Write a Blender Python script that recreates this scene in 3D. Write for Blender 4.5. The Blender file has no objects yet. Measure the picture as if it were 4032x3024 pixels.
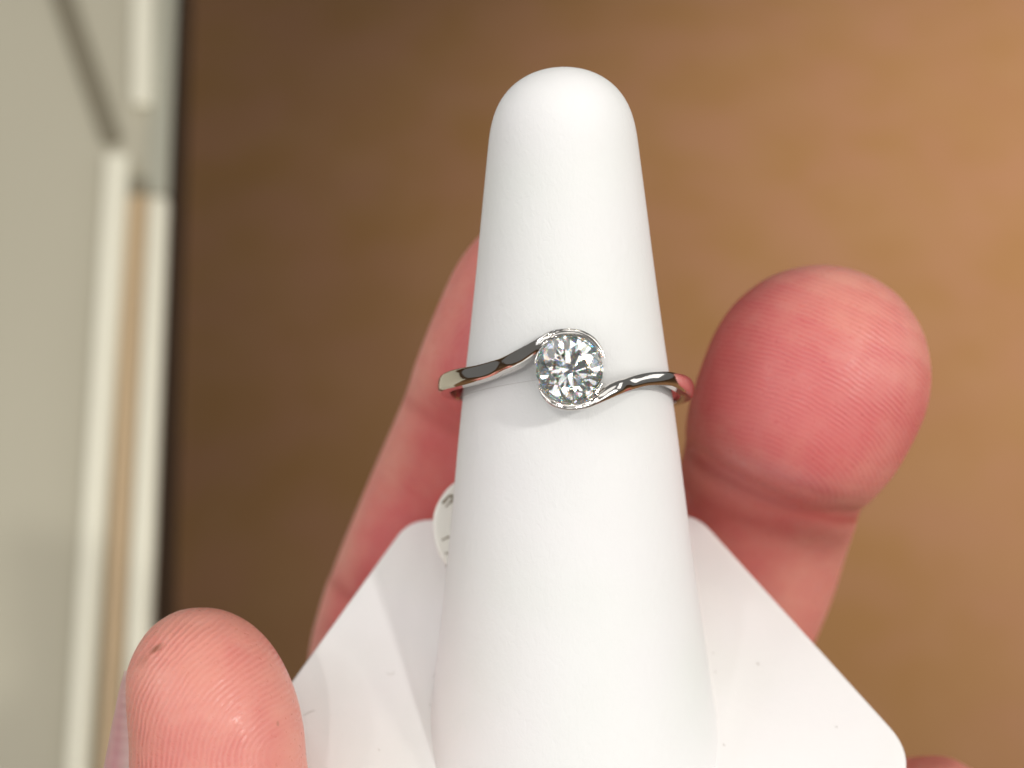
import bpy, bmesh, math, random
import numpy as np
from mathutils import Matrix, Vector

random.seed(4)
rng = np.random.default_rng(7)
SC = bpy.context.scene
COL = SC.collection

# ------------------------------------------------------------------ camera
# Working frame for the hand-held things: millimetres, x right, y up, z towards
# the camera, origin on the point in focus (the front of the ring).
F, D = 4640.0, 93.0                       # focal length (px of a 4032 px wide picture), distance (mm)
TH = math.radians(40)                     # the camera looks down 50 degrees
R3 = Matrix.Rotation(TH, 3, 'X')
R4 = R3.to_4x4()
CAMLOC = R3 @ Vector((0, 0, D * .001))
cd = bpy.data.cameras.new('camera')
cd.sensor_width = 36.0
cd.lens = 36.0 * F / 4032.0
cd.clip_start, cd.clip_end = .004, 30.0
cd.dof.use_dof = True
cd.dof.focus_distance = D * .001 + .0015
cd.dof.aperture_fstop = 18.5
cam = bpy.data.objects.new('camera', cd)
COL.objects.link(cam)
cam.location = CAMLOC
cam.rotation_euler = (TH, 0, 0)
SC.camera = cam

# ------------------------------------------------------------------ room light
w = bpy.data.worlds.new('World')
SC.world = w
w.use_nodes = True
w.node_tree.nodes['Background'].inputs['Color'].default_value = (1.0, .98, .95, 1)
w.node_tree.nodes['Background'].inputs['Strength'].default_value = .205
SC.view_settings.view_transform = 'Standard'
SC.view_settings.look = 'None'
SC.view_settings.exposure = -0.53
SC.view_settings.gamma = 1.0
SC.cycles.max_bounces = 24
SC.cycles.transmission_bounces = 24
SC.cycles.glossy_bounces = 12
SC.cycles.diffuse_bounces = 5
SC.cycles.caustics_reflective = False
SC.cycles.caustics_refractive = False
SC.cycles.sample_clamp_indirect = 60.0
try:
    SC.cycles.use_denoising = True
    SC.cycles.denoiser = 'OPENIMAGEDENOISE'
except Exception:
    pass


def lamp(name, loc, target, power, size, col=(1, .95, .88), shape='DISK', size_y=None):
    l = bpy.data.lights.new(name, 'AREA')
    l.shape = shape
    l.size = size
    if size_y:
        l.size_y = size_y
    l.energy = power
    l.color = col
    o = bpy.data.objects.new(name, l)
    COL.objects.link(o)
    o.location = loc
    o.rotation_euler = (Vector(target) - Vector(loc)).to_track_quat('-Z', 'Y').to_euler()
    return o


# shop ceiling: square lit panels and a scatter of small halogen-like spots
for (x, y, p, sz, c) in ((.55, -.55, 4.6, .30, (1, .965, .91)), (-.55, -.65, 3.4, .30, (1, .985, .95)), (1.05, -1.25, 4.2, .34, (1, .96, .90)),
                         (-1.0, -1.35, 3.4, .34, (1, .985, .96)), (0, -.05, 1.7, .26, (1, .96, .9)), (.55, -2.1, 3.2, .36, (1, .985, .95)),
                         (-.55, -2.2, 3.0, .36, (.98, .98, 1)), (1.2, .3, 1.5, .30, (1, .92, .8)), (-1.25, .1, 1.4, .30, (.93, .96, 1)),
                         (.5, 1.1, 1.3, .30, (1, .93, .82)), (-.6, 1.2, 1.2, .30, (.95, .97, 1))):
    lamp('ceiling_panel', (x, y, 1.45), (0, 0, 0), p * .36, sz, c, 'SQUARE')
for (x, y, p, sz, c) in ((1.9, -1.0, 4.6, .8, (1, .985, .96)), (-1.9, -1.1, 4.6, .8, (.98, .98, 1)), (0, -2.9, 1.5, .6, (1, .985, .95)), (1.5, -3.0, 1.6, .6, (1, .985, .96)),
                         (-1.5, -3.0, 1.6, .6, (1, .99, .97)), (.1, .75, 1.0, .5, (1, .95, .88)), (1.1, -2.4, 1.2, .5, (1, .96, .9)), (-1.2, -2.3, 1.2, .5, (.97, .98, 1)),
                         (.62, -1.35, 1.0, .40, (1, .99, .97)), (.95, -1.85, .9, .40, (1, .99, .97)), (.12, -.55, 1.0, .36, (1, .99, .97)), (.1, -1.95, 1.0, .42, (1, .99, .97)), (-.75, -1.75, .8, .36, (1, .98, .96)),
                         (2.2, -2.2, 3.4, .8, (1, .96, .90)), (-2.2, -2.2, 3.4, .8, (.97, .98, 1)), (1.9, .3, 3.0, .8, (1, .985, .96)), (-1.9, .3, 3.0, .8, (1, .985, .96))):
    lamp('wide_fill', (x, y, 1.5), (0, 0, 0), p, sz, c, 'SQUARE')  # large unseen panels added as soft fill for stone and cone
# unseen side lamps added to fill the edges of the cone
for (x, y, z, p) in ((-1.75, -.25, 1.42, 9.0), (1.8, -.5, .55, 6.0), (-1.4, .9, 1.35, 3.0), (1.6, .6, .4, 2.6)):
    lamp('side_fill', (x, y, z), (0, 0, 0), p, 1.0, (1, .99, .97), 'RECTANGLE', .45)
for (x, y, p, s, c) in ((.92, -.62, 12.0, .10, (1, .985, .96)), (1.5, -.5, 6.5, .16, (1, .94, .85)), (-.80, -.35, 2.0, .07, (1, .95, .88)),
                        (.30, .50, 1.0, .06, (1, .88, .72)), (-.40, .65, 1.0, .06, (.86, .93, 1)),
                        (1.5, -.3, 1.2, .06, (1, .88, .72)), (-1.5, -.5, 1.2, .06, (.86, .92, 1)),
                        (.1, 1.6, 1.0, .06, (1, .92, .8)), (.32, -1.45, 1.6, .06, (1, .95, .88)), (-.38, -1.35, 1.5, .06, (1, .96, .9)),
                        (1.6, -2.0, 1.2, .07, (1, .93, .84)), (-1.7, -1.9, 1.2, .07, (1, .95, .88)), (-.20, -.80, 4.2, .06, (1, .98, .95))):
    lamp('ceiling_spot', (x, y, 1.45), (0, 0, 0), p, s, c)
# unseen spot added to brighten the carpet towards the right
sp = bpy.data.lights.new('floor_spot', 'SPOT')
sp.energy, sp.spot_size, sp.spot_blend, sp.shadow_soft_size, sp.color = 570, math.radians(64), 1.0, .05, (1, .91, .84)
so = bpy.data.objects.new('floor_spot', sp)
COL.objects.link(so)
so.location = (1.3, 1.25, 1.45)
so.rotation_euler = (Vector((1.12, 1.05, -.95)) - so.location).to_track_quat('-Z', 'Y').to_euler()


# ------------------------------------------------------------------ helpers
def P(px, py, z):
    """point of the working frame at depth z that lies on the line of sight of a pixel"""
    k = (D - z) / F
    return np.array([(px - 2016) * k, -(py - 1512) * k, z])


def mm(px, z):
    return px * (D - z) / F


def frame_matrix(base):
    return Matrix.Translation(R3 @ (Vector(base) * .001)) @ R4


def tag(o, label=None, cat=None, group=None, kind=None):
    if label: o['label'] = label
    if cat: o['category'] = cat
    if group: o['group'] = group
    if kind: o['kind'] = kind
    return o


def thing(name, base, label, cat, held=True):
    o = bpy.data.objects.new(name, None)
    COL.objects.link(o)
    o.empty_display_size = .005
    o.matrix_world = frame_matrix(base) if held else Matrix.Translation(Vector(base))
    o['base'] = [float(v) for v in base]
    return tag(o, label, cat)


def part(name, verts, faces, mat, parent, smooth=True, scale=.001):
    base = np.array(parent['base'])
    v = (np.asarray(verts, float) - base) * scale
    me = bpy.data.meshes.new(name)
    me.from_pydata([tuple(p) for p in v], [], [tuple(int(i) for i in f) for f in faces])
    me.update()
    if smooth:
        me.polygons.foreach_set('use_smooth', [True] * len(me.polygons))
    me.materials.append(mat)
    o = bpy.data.objects.new(name, me)
    COL.objects.link(o)
    o.parent = parent
    return o


def sharp_by_angle(o, deg):
    me = o.data
    bm = bmesh.new()
    bm.from_mesh(me)
    a = math.radians(deg)
    for e in bm.edges:
        e.smooth = not (len(e.link_faces) == 2 and e.calc_face_angle(0) > a)
    bm.to_mesh(me)
    bm.free()


def unit(v):
    v = np.asarray(v, float)
    return v / (np.linalg.norm(v) + 1e-12)


def catmull(pts, n):
    """centripetal-ish smooth interpolation of rows of control values"""
    pts = np.asarray(pts, float)
    m = len(pts)
    t = np.linspace(0, m - 1, n)
    out = []
    for q in t:
        i = min(int(q), m - 2)
        f = q - i
        p1, p2 = pts[i], pts[i + 1]
        p0 = pts[i - 1] if i > 0 else 2 * p1 - p2
        p3 = pts[i + 2] if i + 2 < m else 2 * p2 - p1
        out.append(.5 * ((2 * p1) + (-p0 + p2) * f + (2 * p0 - 5 * p1 + 4 * p2 - p3) * f * f + (-p0 + 3 * p1 - 3 * p2 + p3) * f ** 3))
    return np.array(out)


def grid_faces(nr, nc, closed=True, flip=False):
    fs = []
    for i in range(nr - 1):
        for j in range(nc if closed else nc - 1):
            a, b = i * nc + j, i * nc + (j + 1) % nc
            q = (a, b, b + nc, a + nc)
            fs.append(q[::-1] if flip else q)
    return fs


def tube(path, r, sides=8):
    path = np.asarray(path, float)
    n = len(path)
    V = []
    up = np.array([.31, .2, .93])
    for i in range(n):
        t = unit(path[min(i + 1, n - 1)] - path[max(i - 1, 0)])
        a = unit(np.cross(t, up))
        b = np.cross(t, a)
        rr = r[i] if hasattr(r, '__len__') else r
        for k in range(sides):
            an = 2 * math.pi * k / sides
            V.append(path[i] + rr * (math.cos(an) * a + math.sin(an) * b))
    fs = grid_faces(n, sides)
    fs += [tuple(range(sides))[::-1], tuple((n - 1) * sides + k for k in range(sides))]
    return V, fs


# ------------------------------------------------------------------ materials
def newmat(name):
    m = bpy.data.materials.new(name)
    m.use_nodes = True
    nt = m.node_tree
    return m, nt, nt.nodes['Principled BSDF']


def N(nt, t, **kw):
    n = nt.nodes.new(t)
    for k, v in kw.items():
        if k in n.inputs:
            n.inputs[k].default_value = v
        else:
            setattr(n, k, v)
    return n


def L(nt, a, b):
    nt.links.new(a, b)


def mathn(nt, op, a, b=None, clamp=False):
    n = nt.nodes.new('ShaderNodeMath')
    n.operation = op
    n.use_clamp = clamp
    for i, v in enumerate((a, b)):
        if v is None:
            continue
        if hasattr(v, 'links') or hasattr(v, 'is_linked'):
            nt.links.new(v, n.inputs[i])
        else:
            n.inputs[i].default_value = v
    return n.outputs[0]


def mixc(nt, fac, a, b):
    n = nt.nodes.new('ShaderNodeMix')
    n.data_type = 'RGBA'
    if hasattr(fac, 'is_linked'):
        nt.links.new(fac, n.inputs[0])
    else:
        n.inputs[0].default_value = fac
    for i, v in ((6, a), (7, b)):
        if hasattr(v, 'is_linked'):
            nt.links.new(v, n.inputs[i])
        else:
            n.inputs[i].default_value = (*v, 1)
    return n.outputs[2]


def white_board(name, col, col2, rough=.62, grain=.5):
    m, nt, b = newmat(name)
    tc = N(nt, 'ShaderNodeTexCoord')
    n1 = N(nt, 'ShaderNodeTexNoise', Scale=220.0, Detail=3.0)
    L(nt, tc.outputs['Object'], n1.inputs['Vector'])
    n0 = N(nt, 'ShaderNodeTexNoise', Scale=70.0, Detail=1.0)
    L(nt, tc.outputs['Object'], n0.inputs['Vector'])
    tr = N(nt, 'ShaderNodeMapRange'); tr.inputs[1].default_value = .38; tr.inputs[2].default_value = .62
    L(nt, n0.outputs['Fac'], tr.inputs[0])
    tint = mixc(nt, tr.outputs[0], tuple(q * k for q, k in zip(col, (.985, 1.0, .975))), tuple(q * k for q, k in zip(col2, (1.0, .985, 1.0))))
    L(nt, mixc(nt, n1.outputs['Fac'], tint, col2), b.inputs['Base Color'])
    mp = N(nt, 'ShaderNodeMapping')
    mp.inputs['Rotation'].default_value = (0, 0, .5)
    mp.inputs['Scale'].default_value = (1, .55, 1)
    L(nt, tc.outputs['Object'], mp.inputs['Vector'])
    n2 = N(nt, 'ShaderNodeTexNoise', Scale=1900.0, Detail=5.0, Roughness=.65)
    n2.inputs['Distortion'].default_value = .6
    L(nt, mp.outputs['Vector'], n2.inputs['Vector'])
    n3 = N(nt, 'ShaderNodeTexNoise', Scale=320.0, Detail=2.0)
    L(nt, tc.outputs['Object'], n3.inputs['Vector'])
    h = mathn(nt, 'ADD', n2.outputs['Fac'], mathn(nt, 'MULTIPLY', n3.outputs['Fac'], .7))
    bp = N(nt, 'ShaderNodeBump', Strength=grain, Distance=.00012)
    L(nt, h, bp.inputs['Height'])
    L(nt, bp.outputs['Normal'], b.inputs['Normal'])
    b.inputs['Roughness'].default_value = rough
    b.inputs['Specular IOR Level'].default_value = .35
    return m


M_CONE = white_board('white_leatherette', (.82, .825, .815), (.85, .85, .84), .65, .42)
M_PLATE = white_board('white_card', (.83, .82, .81), (.86, .85, .835), .6, .25)

# white gold
M_GOLD, nt, b = newmat('polished_white_gold')
b.inputs['Base Color'].default_value = (.80, .775, .74, 1)
b.inputs['Metallic'].default_value = 1
b.inputs['Roughness'].default_value = .07
tc = N(nt, 'ShaderNodeTexCoord')
nz = N(nt, 'ShaderNodeTexNoise', Scale=1500.0, Detail=2.0)
L(nt, tc.outputs['Object'], nz.inputs['Vector'])
bp = N(nt, 'ShaderNodeBump', Strength=.10, Distance=.00006)
L(nt, nz.outputs['Fac'], bp.inputs['Height'])
L(nt, bp.outputs['Normal'], b.inputs['Normal'])

# diamond: three glass lobes with slightly different refraction give the coloured fire
M_DIA = bpy.data.materials.new('diamond_crystal')
M_DIA.use_nodes = True
nt = M_DIA.node_tree
nt.nodes.clear()
out = N(nt, 'ShaderNodeOutputMaterial')
gl = []
for c, ior in (((.60, .36, .22, 1), 2.410), ((.36, .40, .28, 1), 2.42), ((.04, .24, .50, 1), 2.432)):
    g = N(nt, 'ShaderNodeBsdfGlass', Color=c, Roughness=0.0, IOR=ior)
    gl.append(g)
a1, a2 = N(nt, 'ShaderNodeAddShader'), N(nt, 'ShaderNodeAddShader')
L(nt, gl[0].outputs[0], a1.inputs[0]); L(nt, gl[1].outputs[0], a1.inputs[1])
L(nt, a1.outputs[0], a2.inputs[0]); L(nt, gl[2].outputs[0], a2.inputs[1])
L(nt, a2.outputs[0], out.inputs['Surface'])


def plain(name, col, rough=.5, metal=0.0, noise=None, spec=.5):
    m, nt, b = newmat(name)
    b.inputs['Roughness'].default_value = rough
    b.inputs['Metallic'].default_value = metal
    b.inputs['Specular IOR Level'].default_value = spec
    if noise:
        col2, sc = noise
        tc = N(nt, 'ShaderNodeTexCoord')
        n1 = N(nt, 'ShaderNodeTexNoise', Scale=sc, Detail=4.0)
        L(nt, tc.outputs['Object'], n1.inputs['Vector'])
        L(nt, mixc(nt, n1.outputs['Fac'], col, col2), b.inputs['Base Color'])
    else:
        b.inputs['Base Color'].default_value = (*col, 1)
    return m


M_TAG = plain('white_tag_plastic', (.86, .85, .80), .35, noise=((.82, .80, .73), 400))
M_INK = plain('brown_ink', (.13, .095, .05), .6, noise=((.22, .17, .10), 2500))
M_THREAD_SHADE, nt, b = newmat('thread_shade_grey')  # grey of the drawn shadow line and the tag's thread
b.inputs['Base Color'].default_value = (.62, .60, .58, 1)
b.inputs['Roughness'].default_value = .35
M_LINT = plain('grey_lint', (.36, .32, .28), .8)
M_TOP = plain('beige_laminate', (.46, .425, .325), .45, noise=((.49, .455, .35), 9))
M_RAIL = plain('cream_lacquer', (.80, .765, .62), .35, noise=((.83, .795, .65), 12))
M_GREY = plain('grey_end_cap', (.40, .39, .31), .5)
M_GASKET = plain('olive_rubber', (.20, .175, .12), .7)
M_WOOD = plain('tan_wood', (.47, .34, .205), .5, noise=((.53, .39, .235), 25))
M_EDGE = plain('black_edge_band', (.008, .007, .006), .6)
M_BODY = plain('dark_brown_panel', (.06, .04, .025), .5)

# carpet
M_FLOOR, nt, b = newmat('brown_carpet')
tc = N(nt, 'ShaderNodeTexCoord')
n1 = N(nt, 'ShaderNodeTexNoise', Scale=7.0, Detail=3.0, Roughness=.6)
n2 = N(nt, 'ShaderNodeTexNoise', Scale=11.0, Detail=2.0)
n3 = N(nt, 'ShaderNodeTexNoise', Scale=260.0, Detail=2.0)
mp = N(nt, 'ShaderNodeMapping')
mp.inputs['Location'].default_value = (4.3, 1.7, 2.2)
for n in (n1, n3):
    L(nt, tc.outputs['Object'], n.inputs['Vector'])
L(nt, tc.outputs['Object'], mp.inputs['Vector'])
L(nt, mp.outputs['Vector'], n2.inputs['Vector'])
r1 = N(nt, 'ShaderNodeMapRange'); r1.inputs[1].default_value = .35; r1.inputs[2].default_value = .65
L(nt, n1.outputs['Fac'], r1.inputs[0])
r2 = N(nt, 'ShaderNodeMapRange'); r2.inputs[1].default_value = .4; r2.inputs[2].default_value = .65
L(nt, n2.outputs['Fac'], r2.inputs[0])
c1 = mixc(nt, r1.outputs[0], (.24, .130, .052), (.262, .146, .070))
c2 = mixc(nt, mathn(nt, 'MULTIPLY', r2.outputs[0], .7), c1, (.27, .142, .080))
c3 = mixc(nt, mathn(nt, 'MULTIPLY', n3.outputs['Fac'], .35), c2, (.165, .082, .036))
L(nt, c3, b.inputs['Base Color'])
b.inputs['Roughness'].default_value = .95
b.inputs['Specular IOR Level'].default_value = .1

# ------------------------------------------------------------------ floor and display counter
FLOOR_Z = -.95


def floor():
    me = bpy.data.meshes.new('floor')
    s = 6.0
    me.from_pydata([(-s, -s, 0), (s, -s, 0), (s, s, 0), (-s, s, 0)], [], [(0, 1, 2, 3)])
    me.materials.append(M_FLOOR)
    o = bpy.data.objects.new('floor', me)
    COL.objects.link(o)
    o.location = (0, 0, FLOOR_Z)
    tag(o, 'brown mottled shop carpet below the hand', kind='structure')


floor()
CZ = -.21


def on_counter(px, py, z=CZ):
    d = R3 @ Vector(((px - 2016) / F, -(py - 1512) / F, -1))
    t = (z - CAMLOC.z) / d.z
    p = CAMLOC + d * t
    return np.array([p.x, p.y])


def prism(name, poly_px, z0, z1, mat, parent, bevel=.0, ref=None, world=None):
    poly = np.array([on_counter(px, py, ref if ref is not None else z1) for px, py in poly_px]) if world is None else np.array(world)
    area = sum(poly[i - 1][0] * poly[i][1] - poly[i][0] * poly[i - 1][1] for i in range(len(poly)))
    if area < 0:
        poly = poly[::-1]
    n = len(poly)
    V = [(*p, z0) for p in poly] + [(*p, z1) for p in poly]
    fs = [tuple(range(n))[::-1], tuple(range(n, 2 * n))] + [(i, (i + 1) % n, n + (i + 1) % n, n + i) for i in range(n)]
    o = part(name, V, fs, mat, parent, smooth=False, scale=1.0)
    if bevel:
        md = o.modifiers.new('bevel', 'BEVEL')
        md.width = bevel
        md.segments = 4
        md.limit_method = 'ANGLE'
    return o


def ext(a, b, y0, y1):
    """line through two pixels, evaluated at rows y0 and y1"""
    f = lambda y: (a[0] + (b[0] - a[0]) * (y - a[1]) / (b[1] - a[1]), y)
    return f(y0), f(y1)


cb = on_counter(300, 1500)
counter = thing('display_counter', (float(cb[0]) - .3, float(cb[1]), FLOOR_Z),
                'cream shop display counter with two pale rails and a tan inlay', 'display counter', held=False)
Y0, Y1 = -700, 3900
e0, e1 = ext((697, 0), (606, 2200), Y0, Y1)
edge0, edge1 = on_counter(*e0), on_counter(*e1)
far = np.array([-.75, 0])
prism('top_slab', None, CZ - .027, CZ - .004, M_EDGE, counter,
      world=[edge0, edge1, edge1 + far, edge0 + far])
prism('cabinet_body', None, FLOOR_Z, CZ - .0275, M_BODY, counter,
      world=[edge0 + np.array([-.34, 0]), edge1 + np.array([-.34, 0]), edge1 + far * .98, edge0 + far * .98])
irl0, irl1 = ext((400, 800), (270, 3024), Y0, Y1)
ins = np.array([-.0015, 0])
prism('top_panel', None, CZ - .0038, CZ - .0005, M_TOP, counter, .0008,
      world=[edge0 + ins, edge1 + ins, edge1 + far, edge0 + far])
L_ = lambda a, b, y: ext(a, b, y, y + 1)[0]
IL, IR = ((384, 1000), (248, 3024)), ((482, 1000), (345, 3024))
prism('inner_rail', [L_(*IL, 600), L_(*IR, 600), L_(*IR, Y1), L_(*IL, Y1)], CZ - .0003, CZ + .004, M_RAIL, counter, .0018)
OL, OR = ((573, 1000), (508, 2200)), ((650, 1000), (602, 2200))
prism('outer_rail', [L_(*OL, 770), L_(*OR, 770), L_(*OR, Y1), L_(*OL, Y1)], CZ - .0003, CZ + .004, M_RAIL, counter, .0018)
WL, WR = ((484, 1000), (425, 2200)), ((571, 1000), (506, 2200))
prism('wood_inlay', [L_(*WL, 765), L_(*WR, 765), L_(*WR, Y1), L_(*WL, Y1)], CZ - .0003, CZ + .0012, M_WOOD, counter, .0003)
prism('end_cap', [(510, 695), (585, 695), (583, 762), (505, 762)], CZ - .0003, CZ + .002, M_GASKET, counter, .0006)
prism('rail_stub', [(524, Y0), (625, Y0), (600, 395), (512, 395)], CZ - .0003, CZ + .004, M_RAIL, counter, .0018)
prism('edge_trim', [L_((625, 0), (575, 720), Y0), L_((690, 0), (655, 900), Y0), L_((690, 0), (655, 900), 760), L_((625, 0), (575, 720), 760)],
      CZ - .0003, CZ + .0015, M_GREY, counter, .0005)
prism('seal_strip', [(-40, Y0), (60, Y0), (480, 545), (445, 570), (400, 560)], CZ - .0003, CZ + .0008, M_GASKET, counter, .0003)

# ------------------------------------------------------------------ ring stand: slanted finger cone on a hexagonal plate
E50 = math.radians(50)
PN = np.array([0, math.cos(E50), math.sin(E50)])          # plate normal = world up
PU = np.array([1., 0, 0])
PV = np.cross(PN, PU)
PC = P(2260, 2750, -14.6)                                 # where the cone axis meets the plate


def plate_pt(a, b_, h=0.0):
    return PC + PU * a + PV * b_ + PN * h


def plate_hit(px, py, h=0.0):
    o = np.array([0, 0, D])
    d = np.array([(px - 2016) / F, -(py - 1512) / F, -1.])
    t = PN @ (PC + PN * h - o) / (PN @ d)
    return o + d * t


stand = thing('ring_stand', plate_pt(0, 0, -1.3), 'white slanted ring finger stand on a hexagonal base', 'ring stand')


def hexagon():
    corners = [(-16.2, 19.5), (13.2, 20.2), (29.95, -5.1), (15.2, -31.0), (-15.2, -31.6), (-30.6, -6.6)]
    rad = [2.2, 2.2, 2.9, 3.0, 3.0, 3.0]
    poly = []
    n = len(corners)
    for i in range(n):
        a, c, b_ = (np.array(corners[k % n]) for k in (i - 1, i, i + 1))
        da, db = unit(a - c), unit(b_ - c)
        for t in np.linspace(0, 1, 9):
            p0, p2 = c + da * rad[i], c + db * rad[i]
            poly.append((1 - t) ** 2 * p0 + 2 * t * (1 - t) * c + t * t * p2)
    poly = np.array(poly)
    cen = poly.mean(0)
    prof = [(0.0, -2.4, .985), (0, -2.55, .96), (0.0, -2.3, 1.0), (0, -.25, 1.0)]
    V, fs = [], []
    m = len(poly)
    # rings: bottom inner, bottom edge, top edge (rounded), top
    rings = [(-2.5, -.35), (-2.25, 0), (-.28, 0), (-.13, -.05), (-.04, -.14), (0, -.30)]
    nrm = []
    for i in range(m):
        t = unit(poly[(i + 1) % m] - poly[i - 1])
        nn = np.array([t[1], -t[0]])
        if nn @ (poly[i] - cen) < 0:
            nn = -nn
        nrm.append(nn)
    for h, inset in rings:
        for p, nn in zip(poly, nrm):
            q = p + nn * inset
            V.append(plate_pt(q[0], q[1], h))
    fs = grid_faces(len(rings), m)
    fs += [tuple(range(m)), tuple((len(rings) - 1) * m + k for k in range(m))]
    o = part('base_plate', V, fs, M_PLATE, stand)
    bm = bmesh.new(); bm.from_mesh(o.data)
    bmesh.ops.recalc_face_normals(bm, faces=bm.faces[:])
    bm.to_mesh(o.data); bm.free()
    sharp_by_angle(o, 50)


hexagon()

AX0 = P(2232, 1530, -10.2)
AXD = unit(np.array([-.024, .985, .174]))


def axis_at_row(py):
    # parameter on the cone axis that projects to row py
    k = (1512 - py) / F
    t = (k * (D - AX0[2]) - AX0[1]) / (AXD[1] + k * AXD[2])
    return t


CONE_ST = [(262, 0), (264, 70), (271, 150), (286, 245), (333, 395), (399, 494), (478, 553), (598, 595), (863, 655), (1062, 699), (1300, 756), (1520, 812), (1731, 862),
           (1900, 898), (2318, 992), (2736, 1102), (3050, 1185), (3500, 1300), (4100, 1440)]


def cone_radius(t):
    return np.interp(t, CT[::-1], CR[::-1])


CT, CR = [], []
for y, wd in CONE_ST:
    t = axis_at_row(y)
    z = (AX0 + AXD * t)[2]
    CT.append(t); CR.append(mm(wd / 2, z))
CT, CR = np.array(CT), np.array(CR)
CS = unit(np.cross(AXD, [0, 0, 1.]))       # side direction (right)
if CS[0] < 0: CS = -CS
CF = np.cross(CS, AXD)                     # front direction
if CF[2] < 0: CF = -CF


def cone_pt(t, phi, off=0.0):
    """surface point: phi 0 = front, +90 = right"""
    r = cone_radius(t) + off
    return AX0 + AXD * t + r * (math.sin(phi) * CS + math.cos(phi) * CF)


def cone():
    k0 = 7
    t0, r0 = CT[k0], CR[k0]
    slope = (CR[k0 + 1] - CR[k0]) / (CT[k0 + 1] - CT[k0])
    H = (CT[0] - t0) * .992
    cap = []
    for a in np.linspace(89.3, 0, 56):
        x = math.sin(math.radians(a))
        e = (1 - x ** 3.2) ** (1 / 2.05)
        cap.append((t0 + H * x, (r0 + slope * H * x) * e))
    prof = catmull(np.column_stack([CT[k0:], CR[k0:]]), 80)
    st = cap + [tuple(q) for q in prof[1:]]
    ns = 128
    V = []
    for t, r in st:
        for k in range(ns):
            a = 2 * math.pi * k / ns
            V.append(AX0 + AXD * t + r * (math.sin(a) * CS + math.cos(a) * CF))
    fs = grid_faces(len(st), ns)
    fs += [tuple(range(ns)), tuple((len(st) - 1) * ns + k for k in range(ns))]
    o = part('finger_cone', V, fs, M_CONE, stand)
    bm = bmesh.new(); bm.from_mesh(o.data)
    base = np.array(stand['base'])
    co = (PC - PN * 1.2 - base) * .001
    bmesh.ops.bisect_plane(bm, geom=bm.verts[:] + bm.edges[:] + bm.faces[:], plane_co=Vector(co), plane_no=Vector(-PN), clear_outer=True, dist=1e-7)
    bmesh.ops.recalc_face_normals(bm, faces=bm.faces[:])
    bm.to_mesh(o.data); bm.free()


cone()

# ------------------------------------------------------------------ the ring
RC = P(2226, 1524, -10.6)
RW = unit(np.array([0., .14, .99]))                    # towards the front
RU = unit(np.array([1., -.052, 0.]))
RU = unit(RU - RW * (RU @ RW))
RV = np.cross(RW, RU)
ROUT, RTH = 11.1, 1.05
ring = thing('ring', RC - RV * .7, 'polished white gold bypass ring with one round diamond, on the white cone', 'ring')


def ring_hit(px, py, R):
    """front hit of a line of sight with the cylinder of radius R round the ring axis -> (phi, v)"""
    o = np.array([0, 0, D]) - RC
    d = unit(np.array([(px - 2016) / F, -(py - 1512) / F, -1.]))
    ou, ow, du, dw = o @ RU, o @ RW, d @ RU, d @ RW
    A, B, C_ = du * du + dw * dw, ou * du + ow * dw, ou * ou + ow * ow - R * R
    disc = B * B - A * C_
    t = (-B - math.sqrt(max(disc, 0))) / A
    p = o + d * t
    return math.atan2(p @ RU, p @ RW), p @ RV


STZ = 2.15
SCN = P(2243, 1455, STZ)                               # stone centre (girdle plane)
SN = unit(np.array([.05, -.03, 1.0]))                   # stone axis
RT = (SCN - RC) @ RW + .42                             # radius of the rim top


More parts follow.
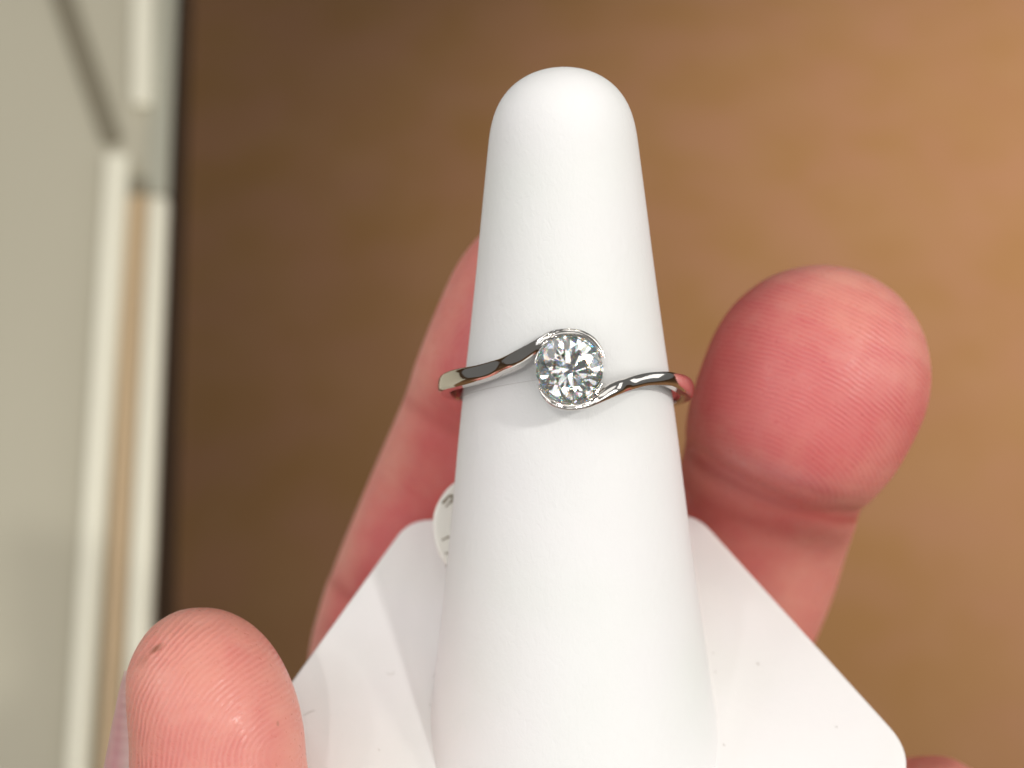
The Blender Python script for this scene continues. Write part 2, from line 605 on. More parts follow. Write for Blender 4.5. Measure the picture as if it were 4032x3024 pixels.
def band():
    ctl = []     # phi, v, R(top), width, depth
    def arc(a, rad, wd):
        a = math.radians(a)
        return (2243 + rad * math.cos(a), 1455 - rad * math.sin(a), RT, wd, 2.5)
    top = [arc(20, 142, .22), arc(32, 144, .38), arc(50, 147, .46), arc(68, 149, .47), arc(86, 149, .47), arc(104, 150, .54), arc(120, 152, .66)]
    left = [(2118, 1358, RT - .25, .86, 2.1), (2068, 1388, RT - .7, 1.02, 1.75), (2010, 1417, RT - 1.1, 1.12, 1.45),
            (1945, 1444, ROUT + .22, 1.2, 1.25), (1870, 1468, ROUT + .08, 1.33, 1.1), (1800, 1484, ROUT, 1.5, 1.05)]
    for c in top + left:
        ph, v = ring_hit(c[0], c[1], c[2])
        ctl.append((ph, v, c[2], c[3], c[4]))
    ph_l = ctl[-1][0]
    vl = ctl[-1][1]
    right = [(2655, 1492, ROUT, 1.15, 1.05), (2600, 1489, ROUT + .03, 1.06, 1.05), (2545, 1494, ROUT + .1, 1.0, 1.15), (2490, 1508, ROUT + .4, 1.0, 1.35),
             (2443, 1523, RT - .95, 1.06, 1.6), (2400, 1542, RT - .55, 1.02, 1.9), (2358, 1568, RT - .18, .74, 2.2)]
    low = [arc(-62, 154, .60), arc(-78, 151, .47), arc(-96, 149, .46), arc(-114, 147, .44), arc(-130, 144, .36), arc(-145, 140, .22)]
    rr = []
    for c in right + low:
        ph, v = ring_hit(c[0], c[1], c[2])
        rr.append((ph, v, c[2], c[3], c[4]))
    ph_r, vr = rr[0][0], rr[0][1]
    ang = np.linspace(ph_l, ph_r - 2 * math.pi, 16)[1:-1]
    for k, a in enumerate(ang):
        f = (k + 1) / (len(ang) + 1)
        s = f * f * (3 - 2 * f)
        ctl.append((a, vl * (1 - s) + vr * s, ROUT, 1.5, 1.05))
    ctl += [(c[0] - 2 * math.pi, *c[1:]) for c in rr]
    S = catmull(ctl, 340)
    phi, v, R, wd, dp = S.T
    rad = np.sin(phi)[:, None] * RU + np.cos(phi)[:, None] * RW
    C = RC + rad * R[:, None] + RV * v[:, None]
    V = []
    n = len(C)
    # the rim of the setting stands along the stone's axis, the shank along the radius
    for i in range(n):
        T = unit(C[min(i + 1, n - 1)] - C[max(i - 1, 0)])
        k = min(max((dp[i] - 1.3) / .9, 0), 1)
        up = unit(rad[i] * (1 - k) + SN * k)
        side = unit(np.cross(T, up))
        up = np.cross(side, T)
        if up @ rad[i] < 0:
            up = -up
        h, d_, bv = wd[i] / 2, dp[i], min(.22, wd[i] * .17)
        cr = .05 * wd[i]
        sec = [(-h, -d_ + .1), (-h, -d_ * .5), (-h, -bv), (-h + bv * .42, -bv * .42), (-h + bv, 0), (-h * .4, cr * .8), (0, cr), (h * .4, cr * .8), (h - bv, 0), (h - bv * .42, -bv * .42), (h, -bv), (h, -d_ * .5), (h, -d_ + .1),
               (h - .12, -d_), (0, -d_), (-h + .12, -d_)]
        for a, b_ in sec:
            V.append(C[i] + side * a + up * b_)
    m = len(sec)
    fs = grid_faces(n, m) + [tuple(range(m)), tuple((n - 1) * m + k for k in range(m))]
    o = part('band', V, fs, M_GOLD, ring)
    bm = bmesh.new(); bm.from_mesh(o.data)
    bmesh.ops.recalc_face_normals(bm, faces=bm.faces[:])
    bm.to_mesh(o.data); bm.free()
    sharp_by_angle(o, 28)


band()
SX = unit(np.cross([0, 1., 0], SN))
SY = np.cross(SN, SX)


def stone_pt(r, a, z):
    return SCN + SX * (r * math.cos(a)) + SY * (r * math.sin(a)) + SN * z


def diamond():
    R, rot = 2.62, math.radians(9)
    V, fs = [], []
    def add(r, a, z):
        V.append(stone_pt(r * R, math.radians(a) + rot, z * R)); return len(V) - 1
    tr, ch, g = .57, .31, .02
    Tb = [add(tr, k * 45, ch + g) for k in range(8)]
    rm = .765; x = rm * math.cos(math.pi / 8)
    Mi = [add(rm, k * 45 + 22.5, ch + g - (x - tr) * ch / (1 - tr)) for k in range(8)]
    G = [add(1, k * 22.5, g) for k in range(16)]
    g2 = [add(1, k * 22.5, -g) for k in range(16)]
    rn, pd = .22, .86; x = rn * math.cos(math.pi / 8)
    Nn = [add(rn, k * 45 + 22.5, -g - (1 - x) * pd) for k in range(8)]
    cu = add(0, 0, -g - pd)
    fs.append(tuple(Tb))
    for k in range(8):
        k1 = (k + 1) % 8
        fs.append((Tb[k], Mi[k], Tb[k1]))
        fs.append((Tb[k], Mi[k - 1], G[2 * k], Mi[k]))
        fs.append((Mi[k], G[2 * k], G[2 * k + 1]))
        fs.append((Mi[k], G[2 * k + 1], G[(2 * k + 2) % 16]))
        fs.append((cu, Nn[k], g2[2 * k], Nn[k - 1]))
        fs.append((Nn[k], g2[2 * k + 1], g2[2 * k]))
        fs.append((Nn[k], g2[(2 * k + 2) % 16], g2[2 * k + 1]))
    for k in range(16):
        k1 = (k + 1) % 16
        fs.append((G[k], g2[k], g2[k1], G[k1]))
    o = part('diamond', V, fs, M_DIA, ring, smooth=False)
    bm = bmesh.new(); bm.from_mesh(o.data)
    bmesh.ops.recalc_face_normals(bm, faces=bm.faces[:])
    bm.to_mesh(o.data); bm.free()


diamond()


def ring_wall(name, rt, rb, zt, zb, th, a0, a1, n):
    V = []
    closed = abs(a1 - a0) >= 360
    A = [math.radians(a0 + (a1 - a0) * k / (n if closed else n - 1)) for k in range(n)]
    for a in A:
        V += [stone_pt(rt, a, zt), stone_pt(rt - th, a, zt), stone_pt(rb - th, a, zb), stone_pt(rb, a, zb)]
    fs = []
    for i in range(n if closed else n - 1):
        j = (i + 1) % n
        for k in range(4):
            fs.append((i * 4 + k, i * 4 + (k + 1) % 4, j * 4 + (k + 1) % 4, j * 4 + k))
    if not closed:
        fs += [(0, 1, 2, 3), (n * 4 - 1, n * 4 - 2, n * 4 - 3, n * 4 - 4)]
    o = part(name, V, fs, M_GOLD, ring)
    bm = bmesh.new(); bm.from_mesh(o.data)
    bmesh.ops.recalc_face_normals(bm, faces=bm.faces[:])
    bm.to_mesh(o.data); bm.free()
    sharp_by_angle(o, 35)
    md = o.modifiers.new('bevel', 'BEVEL'); md.width = .00005; md.segments = 2; md.limit_method = 'ANGLE'
    return o


ring_wall('collet', 2.35, 1.55, -.42, -2.15, .28, 0, 360, 48)
ring_wall('bezel_ledge', 2.80, 2.66, .10, -1.9, .16, 30, 172, 40)
ring_wall('bezel_ledge', 2.80, 2.66, .10, -1.9, .16, 208, 338, 40)

# ------------------------------------------------------------------ price tag, its thread and the drawn shadow line
tagroot = thing('price_tag', P(1800, 2250, -19.5), 'small white oval price tag with brown pen marks, half behind the cone', 'price tag')


def tag_z(px, py):
    return -18.6 - .0085 * (px - 1703) + .0022 * (py - 2075)


def price_tag():
    cx, cy, a, b_ = 1868, 2078, 165, 196
    ns, V = 72, []
    for off, s in ((-.5, .97), (-.42, 1.0), (-.1, 1.0), (0, .965), (.02, .9), (.02, .5)):
        for k in range(ns):
            an = 2 * math.pi * k / ns
            wob = 1 + .012 * math.sin(3 * an + 1) + .008 * math.sin(7 * an)
            px, py = cx + a * s * wob * math.cos(an), cy - b_ * s * wob * math.sin(an)
            p = P(px, py, tag_z(px, py))
            V.append(p + np.array([0, 0, off]))
    fs = grid_faces(6, ns) + [tuple(range(ns)), tuple(5 * ns + k for k in range(ns))]
    o = part('tag_disc', V, fs, M_TAG, tagroot)
    bm = bmesh.new(); bm.from_mesh(o.data)
    bmesh.ops.recalc_face_normals(bm, faces=bm.faces[:])
    bm.to_mesh(o.data); bm.free()
    strokes = [([(1741, 1982), (1752, 1971), (1768, 1953), (1779, 1950), (1784, 1960), (1776, 1974), (1766, 1984), (1755, 1996)], 5.5),
               ([(1768, 1953), (1780, 1955), (1790, 1950)], 6), ([(1741, 2127), (1756, 2119), (1778, 2110)], 4.2),
               ([(1753, 2177), (1764, 2180), (1772, 2176)], 4.5), ([(1759, 2222), (1761, 2238), (1766, 2240)], 3.6),
               ([(1800, 1980), (1830, 1960), (1850, 2000)], 5), ([(1800, 2130), (1860, 2115)], 4.5)]
    V, fs = [], []
    for pts, w_ in strokes:
        q = catmull(pts, 14)
        path = [P(x, y, tag_z(x, y) + .03) for x, y in q]
        v, f = tube(path, [mm(w_ * (.75 + .3 * math.sin(i * .9)), -19) for i in range(14)], 8)
        v = np.array(v)
        v[:, 2] = np.array([p[2] for p in path]).repeat(8) + (v[:, 2] - np.array([p[2] for p in path]).repeat(8)) * .12
        b0 = len(V)
        V += list(v); fs += [tuple(i + b0 for i in ff) for ff in f]
    part('handwriting', V, fs, M_INK, tagroot)
    # thin loop shaped as the ring's shadow line, then a thread to the tag
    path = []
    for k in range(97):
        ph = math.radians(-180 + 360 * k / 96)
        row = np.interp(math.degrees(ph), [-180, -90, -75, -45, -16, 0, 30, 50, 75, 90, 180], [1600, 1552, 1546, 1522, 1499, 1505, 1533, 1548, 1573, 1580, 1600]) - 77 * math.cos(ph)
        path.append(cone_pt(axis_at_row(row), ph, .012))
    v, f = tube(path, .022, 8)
    end = P(1905, 1900, tag_z(1905, 1900) - .2)
    st = path[0]
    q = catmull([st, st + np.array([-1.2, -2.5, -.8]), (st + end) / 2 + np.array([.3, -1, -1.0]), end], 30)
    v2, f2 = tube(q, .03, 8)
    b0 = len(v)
    part('thread_shade_line', list(v) + list(v2), list(f) + [tuple(i + b0 for i in ff) for ff in f2], M_THREAD_SHADE, tagroot)


price_tag()

# ------------------------------------------------------------------ the hand
# control rows: px, py, z, half-width px, front depth mm, back depth mm, forward shift of the front along the finger (mm)
MID = []
cx, cy, dx, dy = 3222, 1462, -.36, .933
for s, z, r, fd, bd, bulge in ((-416, -21.0, 40, 1.0, 1.0, 0), (-402, -21.0, 112, 2.8, 2.8, 0), (-360, -20.8, 212, 5.0, 5.0, 0), (-270, -20.6, 322, 7.1, 7.0, 0), (-135, -20.5, 401, 8.7, 8.4, 0),
                               (0, -20.6, 432, 9.4, 8.8, 0), (140, -21.0, 434, 9.7, 8.8, .2), (270, -21.8, 426, 9.8, 8.6, .8), (360, -23.0, 412, 9.4, 8.4, 1.3),
                               (415, -25.0, 394, 8.3, 8.2, 1.5), (452, -27.2, 378, 6.2, 8.0, 1.5), (520, -29.4, 370, 6.8, 8.0, 1.2), (650, -35.6, 362, 7.4, 8.0, .6),
                               (850, -40.0, 362, 8.6, 8.2, 0), (1150, -42.0, 352, 8.4, 8.4, 0), (1500, -43.5, 362, 8.2, 8.6, 0), (1950, -45, 380, 8.4, 9, 0), (2500, -49, 420, 9, 9, 0)):
    sx, r = {140: (-4, 430), 270: (-12, 416), 360: (-20, 394), 415: (-22, 376), 452: (-20, 364), 520: (-12, 361), 650: (-4, 358)}.get(s, (0, r))
    MID.append((cx + dx * s + .933 * sx, cy + dy * s + .36 * sx, z, r, fd, bd, bulge))
IDX = []
cx, cy, dx, dy = 2118, 1178, -.395, .919
for s, z, r, fd, bd, bulge in ((-338, -26.5, 60, 1.5, 1.5, 0), (-318, -26.5, 135, 3.2, 3.2, 0), (-260, -26.5, 224, 5.2, 5.2, 0), (-150, -26.6, 304, 6.9, 6.8, 0), (0, -27.0, 346, 7.9, 7.6, 0),
                               (200, -27.6, 352, 8.1, 7.8, .3), (400, -28.8, 345, 8.1, 7.8, .6), (470, -29.9, 339, 7.7, 7.7, .9), (530, -31.2, 332, 7.1, 7.7, .9), (620, -32.8, 330, 7.4, 7.7, .5),
                               (900, -38.4, 330, 7.9, 7.8, .2), (1180, -40.6, 326, 8.0, 7.9, .4), (1290, -41.4, 321, 7.5, 7.9, .4), (1370, -42, 320, 7.6, 8, .2)):
    IDX.append((cx + dx * s, cy + dy * s, z, r, fd, bd, bulge))
IDX += [(1545, 2620, -43, 330, 8, 8, 0), (1520, 3000, -45, 335, 8.2, 8.2, 0), (1560, 3700, -47, 380, 9, 9, 0)]
TZ = -4.5
THU = [(782, 2397, TZ - .6, 36, .7, .7, 0), (782, 2408, TZ - .6, 88, 1.7, 1.7, 0), (785, 2427, TZ - .6, 132, 2.6, 2.6, 0), (790, 2470, TZ - .5, 195, 3.9, 3.9, 0), (801, 2540, TZ - .4, 254, 5.0, 4.9, 0), (813, 2630, TZ - .3, 300, 5.9, 5.5, 0),
       (838, 2752, TZ - .1, 326, 6.4, 5.8, 0), (858, 2888, TZ, 335, 6.6, 6.0, 0), (866, 3024, TZ + .2, 340, 6.7, 6.1, 0), (890, 3250, TZ, 350, 6.8, 6.3, 0),
       (930, 3500, TZ - 2, 355, 6.5, 6.5, 0), (1010, 3850, TZ - 7, 385, 7, 7, 0), (1180, 4300, TZ - 17, 440, 8, 8, 0), (1400, 4800, TZ - 28, 480, 9, 9, 0)]
LIT = [(3660, 3000, -25.5, 60, 1.4, 1.4, 0), (3662, 3018, -25.5, 140, 3.3, 3.3, 0), (3662, 3075, -25.5, 228, 5.4, 5.2, 0), (3655, 3190, -25.8, 300, 7.2, 6.8, 0), (3640, 3340, -26.4, 326, 7.9, 7.4, 0), (3605, 3560, -28, 325, 8, 7.6, 0),
       (3500, 3900, -33, 330, 8, 8, 0), (3260, 4400, -42, 370, 8.5, 8.5, 0), (3000, 4800, -47, 420, 9, 9, 0)]
PALM = [(1950, 3500, -47, 600, 7, 8, 0), (2000, 3800, -47, 860, 9.5, 11, 0), (2100, 4400, -47, 1040, 11, 13, 0), (2180, 5100, -46, 1040, 13, 14, 0), (2230, 5800, -46, 860, 13, 14, 0), (2250, 6500, -47, 760, 12, 13, 0), (2260, 7100, -48, 750, 12, 13, 0)]
# nail bed on the side of the thumb
BED = [(575, 2700, TZ - 3.0, 40, 1.4, 1.6, 0), (566, 2760, TZ - 3.4, 66, 2.2, 2.4, 0), (552, 2900, TZ - 3.7, 92, 2.6, 3.2, 0), (536, 3060, TZ - 3.9, 108, 2.8, 3.6, 0), (532, 3220, TZ - 4, 122, 3.0, 4.0, 0), (590, 3400, TZ - 4, 130, 3.2, 4.2, 0)]
CHAINS = {}


def finger_loft(name, rows, n=110, sides=44):
    S = catmull(rows, n)
    C = np.array([P(r[0], r[1], r[2]) for r in S])
    rad = np.array([mm(r[3], r[2]) for r in S])
    V = []
    frames = []
    for i in range(n):
        T = unit(C[min(i + 3, n - 1)] - C[max(i - 3, 0)]) if name != 'thu' else np.array([0, -1., 0])
        if name == 'mid': T = unit(np.array([-.36, -.933, 0]))
        if name == 'idx' and S[i][1] < 2500: T = unit(np.array([-.395, -.919, 0]))
        fr = unit(np.array([0, 0, 1.]) - T * T[2])
        sd = np.cross(fr, T)
        if sd[0] < 0: sd = -sd
        frames.append((T, sd, fr))
        for k in range(sides):
            a = 2 * math.pi * k / sides
            c, s_ = math.cos(a), math.sin(a)
            e = 2 / 2.12
            x = math.copysign(abs(c) ** e, c) * rad[i]
            y = math.copysign(abs(s_) ** e, s_) * (S[i][4] if s_ > 0 else S[i][5])
            sh = S[i][6] * max(s_, 0) ** 1.5 * (1 - .35 * c * c)
            V.append(C[i] + sd * x + fr * y + T * sh)
    fs = grid_faces(n, sides) + [tuple(range(sides)), tuple((n - 1) * sides + k for k in range(sides))]
    arc = np.concatenate([[0], np.cumsum(np.linalg.norm(np.diff(C, axis=0), axis=1))])
    CHAINS[name] = dict(C=C, rad=rad, arc=arc, fr=frames)
    return V, fs


def build_hand():
    V, fs = [], []
    for nm, rows in (('mid', MID), ('idx', IDX), ('thu', THU), ('lit', LIT), ('palm', PALM), ('bed', BED)):
        v, f = finger_loft(nm, rows)
        b0 = len(V)
        V += v
        fs += [tuple(i + b0 for i in q) for q in f]
    base = P(2260, 7100, -48)
    V = (np.array(V) - base)
    me = bpy.data.meshes.new('hand_cage')
    me.from_pydata([tuple(p) for p in V], [], fs)
    bm = bmesh.new(); bm.from_mesh(me)
    bmesh.ops.recalc_face_normals(bm, faces=bm.faces[:])
    bm.to_mesh(me); bm.free()
    tmp = bpy.data.objects.new('hand_cage', me)
    COL.objects.link(tmp)
    r = tmp.modifiers.new('remesh', 'REMESH')
    r.mode = 'VOXEL'
    r.voxel_size = .36
    s = tmp.modifiers.new('smooth', 'SMOOTH')
    s.factor, s.iterations = .5, 7
    dg = bpy.context.evaluated_depsgraph_get()
    hm = bpy.data.meshes.new_from_object(tmp.evaluated_get(dg), depsgraph=dg)
    bpy.data.objects.remove(tmp)
    bpy.data.meshes.remove(me)
    n = len(hm.vertices)
    co = np.empty(n * 3, np.float32)
    hm.vertices.foreach_get('co', co)
    Q = co.reshape(-1, 3).astype(np.float64) + base        # working-frame mm
    hm.vertices.foreach_set('co', (co * .001).astype(np.float32))
    hm.name = 'hand'
    # --- skin fields
    px = 2016 + Q[:, 0] * F / (D - Q[:, 2])
    py = 1512 - Q[:, 1] * F / (D - Q[:, 2])
    best = np.full(n, 1e9)
    own = np.zeros(n, int)
    arc = np.zeros(n)
    names = ['mid', 'idx', 'thu', 'lit', 'palm']
    for ci, nm in enumerate(names):
        ch = CHAINS[nm]
        C, rad = ch['C'][::3], ch['rad'][::3]
        for a in range(0, n, 40000):
            q = Q[a:a + 40000]
            d = ((q[:, None, :] - C[None]) ** 2).sum(-1) / (rad[None] + 1.5) ** 2
            i = d.argmin(1)
            dv = d[np.arange(len(q)), i]
            m = dv < best[a:a + 40000]
            best[a:a + 40000][m] = dv[m]
            own[a:a + 40000][m] = ci
            arc[a:a + 40000][m] = ch['arc'][::3][i[m]]
    ridge = np.zeros(n); amp = np.zeros(n); red = np.zeros(n); cre = np.zeros(n)
    sm = lambda x, a, b_: np.clip((x - a) / (b_ - a), 0, 1) ** 2 * (3 - 2 * np.clip((x - a) / (b_ - a), 0, 1))
    # middle finger: arches over a core low on the pad
    m = own == 0
    core = P(3010, 2010, -13)
    dxm, dym = Q[:, 0] - core[0], Q[:, 1] - core[1]
    uu, ss = dxm * .933 - dym * -.36 * -1, 0
    ua = dxm * .933 + dym * -.36                      # across the finger
    sa = dxm * .36 + dym * .933                       # towards the tip
    rr = np.hypot(ua * .66, np.maximum(sa, 0) + 1.5)
    ridge[m] = (rr + .12 * ua)[m] * (2 * math.pi / .44)
    sl = arc
    amp[m] = ((1 - sm(sl, 18.5, 21)) * (.30 + .45 * (1 - sm(sl, 9, 14)) + .25 * sm(ua, 1, 6)) * (1 - .6 * sm(-sl, -3.5, -1)))[m]
    red[m] = (.02 + 1.0 * sm(sl, 2, 12) - .35 * sm(sl, 14, 19) - .35 * sm(ua, 4.5, 8.5))[m]
    # left finger
    m = own == 1
    core = P(2050, 1450, -20)
    ridge[m] = np.hypot((Q[:, 0] - core[0]) * .8, Q[:, 1] - core[1])[m] * (2 * math.pi / .5)
    amp[m] = .30 * (1 - sm(sl, 18, 20))[m]
    red[m] = (.72 + .4 * sm(sl, 4, 11) - .25 * sm(sl, 19, 24) + .3 * sm(sl, 30, 36))[m]
    # thumb
    m = own == 2
    core = P(1115, 2990, TZ + 5)
    dxm, dym = Q[:, 0] - core[0], Q[:, 1] - core[1]
    ridge[m] = np.hypot(dxm, dym * .96)[m] * (2 * math.pi / .45)
    amp[m] = (.25 + .5 * sm(np.hypot(dxm, dym), 1, 4))[m]
    red[m] = (.02 + .50 * sm(sl, 3, 13) * (1 - .55 * sm(px, 1050, 1190)) * (1 - .4 * sm(-px, -640, -540)))[m]
    m = own == 1
    ci = P(2118, 1178, -30)
    aci = (Q[:, 0] - ci[0]) * .919 - (Q[:, 1] - ci[1]) * .395
    red[m] *= (1 - .6 * sm(-aci, 4.2, 7.6))[m]
    m = own >= 3
    red[m] = .3
    # flexion creases are darker red
    for nm, ci, s0, wdt, k in (('mid', 0, 21.2, .9, 1.0), ('idx', 1, 21.9, .8, .45), ('idx', 1, 39.5, .9, .6)):
        ch = CHAINS[nm]
    # geometric crease mask: distance to the groove rings of the lofts
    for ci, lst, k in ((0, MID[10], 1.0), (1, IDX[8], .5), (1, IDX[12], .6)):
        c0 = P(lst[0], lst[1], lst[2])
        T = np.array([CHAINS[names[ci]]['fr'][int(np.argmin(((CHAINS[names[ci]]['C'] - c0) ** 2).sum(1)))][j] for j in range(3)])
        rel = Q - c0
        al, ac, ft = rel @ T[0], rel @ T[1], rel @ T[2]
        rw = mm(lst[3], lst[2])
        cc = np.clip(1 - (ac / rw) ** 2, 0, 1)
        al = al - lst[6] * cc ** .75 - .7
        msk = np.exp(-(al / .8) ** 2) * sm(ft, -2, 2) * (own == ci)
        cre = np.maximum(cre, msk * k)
    for nm, arr in (('ridge', ridge), ('ridge_amp', amp), ('redness', red), ('crease', cre)):
        at = hm.attributes.new(nm, 'FLOAT', 'POINT')
        at.data.foreach_set('value', arr.astype(np.float32))
    hm.polygons.foreach_set('use_smooth', [True] * len(hm.polygons))
    o = bpy.data.objects.new('hand', hm)
    COL.objects.link(o)
    o.matrix_world = frame_matrix(base)
    o['base'] = [float(v) for v in base]
    tag(o, 'left hand gripping the white stand, thumb in front and fingers behind', 'hand')
    hm.materials.clear()
    hm.materials.append(skin_material(base))
    return o


def skin_material(base):
    m, nt, b = newmat('skin')
    at = {k: N(nt, 'ShaderNodeAttribute', attribute_name=k).outputs['Fac'] for k in ('ridge', 'ridge_amp', 'redness', 'crease')}
    tc = N(nt, 'ShaderNodeTexCoord')
    ob = tc.outputs['Object']
    nz = lambda s, d=3.0, r=.5: (lambda n: (L(nt, ob, n.inputs['Vector']), n.outputs['Fac'])[1])(N(nt, 'ShaderNodeTexNoise', Scale=s, Detail=d, Roughness=r))
    big, midn, fine, wob = nz(110), nz(420, 4), nz(2600, 3, .6), nz(500, 2)
    # ridges
    ph = mathn(nt, 'ADD', at['ridge'], mathn(nt, 'MULTIPLY', mathn(nt, 'SUBTRACT', wob, .5), 7.0))
    sn = mathn(nt, 'SINE', ph)
    brk = N(nt, 'ShaderNodeMapRange'); brk.inputs[1].default_value = .36; brk.inputs[2].default_value = .62; brk.inputs[3].default_value = .25
    L(nt, midn, brk.inputs[0])
    rid = mathn(nt, 'MULTIPLY', mathn(nt, 'MULTIPLY', sn, at['ridge_amp']), brk.outputs[0])
    # colour
    redf = mathn(nt, 'ADD', at['redness'], mathn(nt, 'MULTIPLY', mathn(nt, 'SUBTRACT', big, .5), 1.1), True)
    redf = mathn(nt, 'ADD', redf, mathn(nt, 'MULTIPLY', mathn(nt, 'SUBTRACT', midn, .5), .7), True)
    c = mixc(nt, redf, (.705, .29, .225), (.59, .105, .11))
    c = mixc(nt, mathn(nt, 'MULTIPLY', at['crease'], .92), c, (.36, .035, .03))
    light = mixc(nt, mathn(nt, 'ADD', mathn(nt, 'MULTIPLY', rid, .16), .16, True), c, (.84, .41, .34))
    # two small brown marks on the thumb
    col = light
    for (qx, qy, qz, sx, sy, rot, k) in ((612, 2556, TZ + 3.6, .62, .24, .5, .62), (1073, 2880, TZ + 5.6, .10, .22, .2, .5), (580, 2590, TZ + 2.6, .7, .4, .7, .22)):
        p = (P(qx, qy, qz) - base) * .001
        vs = N(nt, 'ShaderNodeVectorMath', operation='SUBTRACT')
        L(nt, ob, vs.inputs[0]); vs.inputs[1].default_value = tuple(p)
        mp = N(nt, 'ShaderNodeMapping', vector_type='TEXTURE')
        mp.inputs['Rotation'].default_value = (0, 0, rot)
        mp.inputs['Scale'].default_value = (sx * .001, sy * .001, .003)
        L(nt, vs.outputs[0], mp.inputs['Vector'])
        ln = N(nt, 'ShaderNodeVectorMath', operation='LENGTH')
        L(nt, mp.outputs[0], ln.inputs[0])
        mr = N(nt, 'ShaderNodeMapRange'); mr.inputs[1].default_value = .45; mr.inputs[2].default_value = 1.35; mr.inputs[3].default_value = 1; mr.inputs[4].default_value = 0
        L(nt, mathn(nt, 'ADD', ln.outputs['Value'], mathn(nt, 'MULTIPLY', mathn(nt, 'SUBTRACT', fine, .5), .8)), mr.inputs[0])
        col = mixc(nt, mathn(nt, 'MULTIPLY', mr.outputs[0], k), col, (.20, .085, .035))
    L(nt, col, b.inputs['Base Color'])
    h = mathn(nt, 'ADD', rid, mathn(nt, 'MULTIPLY', fine, 1.5))
    h = mathn(nt, 'ADD', h, mathn(nt, 'MULTIPLY', midn, 1.2))
    bp = N(nt, 'ShaderNodeBump', Strength=.42, Distance=.00006)
    L(nt, h, bp.inputs['Height'])
    L(nt, bp.outputs['Normal'], b.inputs['Normal'])
    rg = N(nt, 'ShaderNodeMapRange'); rg.inputs[1].default_value = .35; rg.inputs[2].default_value = .65; rg.inputs[3].default_value = .27; rg.inputs[4].default_value = .58
    L(nt, fine, rg.inputs[0]); L(nt, rg.outputs[0], b.inputs['Roughness'])
    b.inputs['Specular IOR Level'].default_value = .48
    b.inputs['Subsurface Weight'].default_value = .30
    b.inputs['Subsurface Radius'].default_value = (1.0, .30, .18)
    b.inputs['Subsurface Scale'].default_value = .0009
    return m


hand = build_hand()


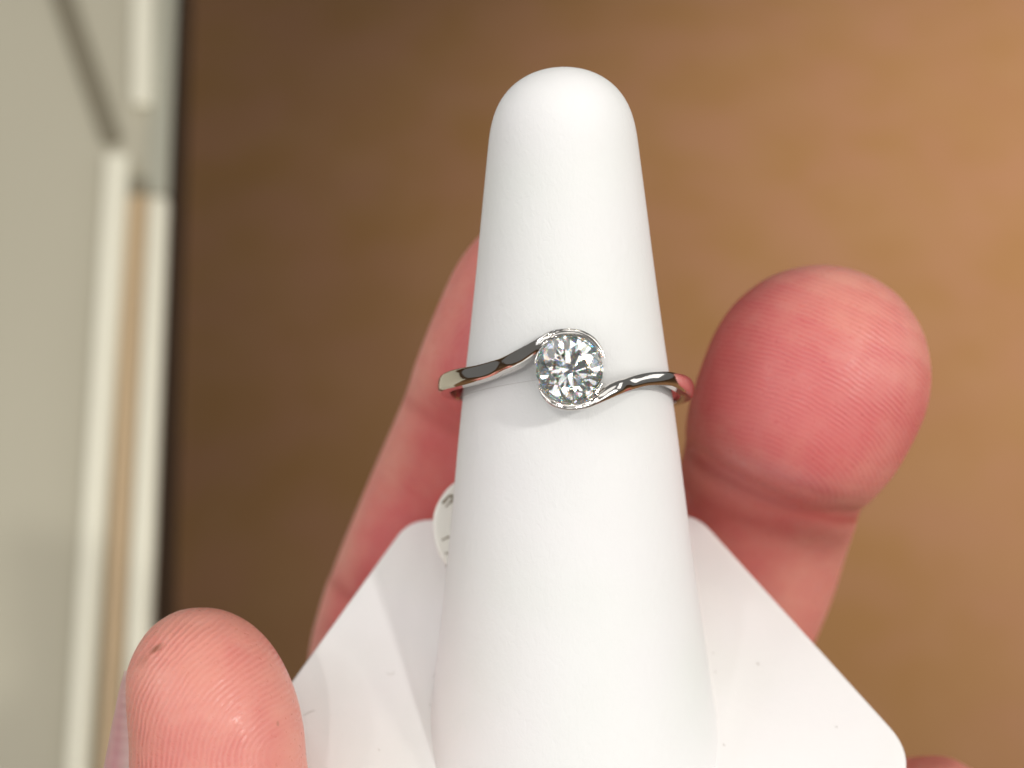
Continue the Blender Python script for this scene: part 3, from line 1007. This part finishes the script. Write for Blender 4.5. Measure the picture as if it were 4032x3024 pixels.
def fingernail():
    m, nt, b = newmat('nail_keratin')
    tc = N(nt, 'ShaderNodeTexCoord')
    n1 = N(nt, 'ShaderNodeTexNoise', Scale=500.0, Detail=3.0)
    L(nt, tc.outputs['Object'], n1.inputs['Vector'])
    at = N(nt, 'ShaderNodeAttribute', attribute_name='edge').outputs['Fac']
    c = mixc(nt, n1.outputs['Fac'], (.52, .25, .27), (.62, .33, .33))
    L(nt, mixc(nt, at, c, (.74, .56, .51)), b.inputs['Base Color'])
    b.inputs['Roughness'].default_value = .3
    b.inputs['Subsurface Weight'].default_value = .3
    b.inputs['Subsurface Radius'].default_value = (1, .5, .4)
    b.inputs['Subsurface Scale'].default_value = .0008
    rows = [(2642, 508, 494), (2690, 516, 478), (2740, 519, 464), (2800, 525, 452), (2868, 533, 437), (2940, 531, 424), (3024, 528, 408), (3130, 526, 394), (3240, 530, 392)]
    S = catmull(rows, 60)
    nr, nc = len(S), 26
    Vo, ed = [], []
    for i, (y, xf, xo) in enumerate(S):
        f = i / (nr - 1)
        wdt = (1 - (1 - min(f * 3.2, 1)) ** 2) ** .5 if f < .32 else 1
        A = P(xf + 8 + 3 * math.sin(i * 1.3) + 2 * math.sin(i * .37), y + 1.5 * math.sin(i * .7), TZ + 1.5)
        B = P(xo, y, TZ - 2.4)
        Cc = P(xo + 90, y + 12 * (1 - wdt), TZ - 2.4 - 4.6 * max(wdt, .2))
        ctrl = 2 * B - .5 * (A + Cc)
        for j in range(nc):
            t = j / (nc - 1)
            p = (1 - t) ** 2 * A + 2 * t * (1 - t) * ctrl + t * t * Cc
            Vo.append(p)
            ed.append(max(max(0, 1 - t / .22), max(0, 1 - f / .10) * .8))
    Vo = np.array(Vo)
    inw = np.array([.42, 0, .05])
    V = list(Vo) + list(Vo + inw)
    fo = grid_faces(nr, nc, closed=False)
    off = nr * nc
    fs = fo + [tuple(i + off for i in q[::-1]) for q in fo]
    bd = [j for j in range(nc)] + [i * nc + nc - 1 for i in range(1, nr)] + [(nr - 1) * nc + j for j in range(nc - 2, -1, -1)] + [i * nc for i in range(nr - 2, 0, -1)]
    for a, b_ in zip(bd, bd[1:] + bd[:1]):
        fs.append((a, a + off, b_ + off, b_))
    o = part('fingernail', V, fs, m, hand)
    bm = bmesh.new(); bm.from_mesh(o.data)
    bmesh.ops.recalc_face_normals(bm, faces=bm.faces[:])
    bm.to_mesh(o.data); bm.free()
    at = o.data.attributes.new('edge', 'FLOAT', 'POINT')
    at.data.foreach_set('value', np.array(ed + ed, np.float32))
    sharp_by_angle(o, 50)


fingernail()


# ------------------------------------------------------------------ lint on the white card
def lint():
    V, fs = [], []
    def hair(pts, r=.014):
        path = [plate_hit(x, y, .03) for x, y in catmull(pts, 8)]
        v, f = tube(path, r, 5)
        b0 = len(V)
        V.extend(v); fs.extend(tuple(i + b0 for i in q) for q in f)
    hair([(1194, 2818), (1215, 2806), (1238, 2797)], .024)
    hair([(1520, 2650), (1545, 2656), (1552, 2640)])
    hair([(1702, 2668), (1712, 2655), (1716, 2640)])
    hair([(1690, 2772), (1700, 2780), (1712, 2776)])
    for x, y, a in ((2816, 2643, 1.1), (2818, 2820, 1.3), (2806, 2570, .2), (2980, 2610, .5), (2846, 2930, .4), (3290, 2860, .3), (1490, 2950, .4)):
        l = 3 + 4 * random.random()
        hair([(x, y), (x + l * math.cos(a), y + l * math.sin(a)), (x + 1.6 * l * math.cos(a + .5), y + 1.6 * l * math.sin(a + .5))], .02 + .02 * random.random())
    root = {'base': None}
    base = plate_hit(2000, 2800, 0)
    me = bpy.data.meshes.new('lint')
    me.from_pydata([tuple(p) for p in (np.array(V) - base) * .001], [], fs)
    me.materials.append(M_LINT)
    o = bpy.data.objects.new('lint', me)
    COL.objects.link(o)
    o.matrix_world = frame_matrix(base)
    tag(o, 'tiny grey lint fibres lying on the white hexagonal base', 'lint', kind='stuff')


lint()
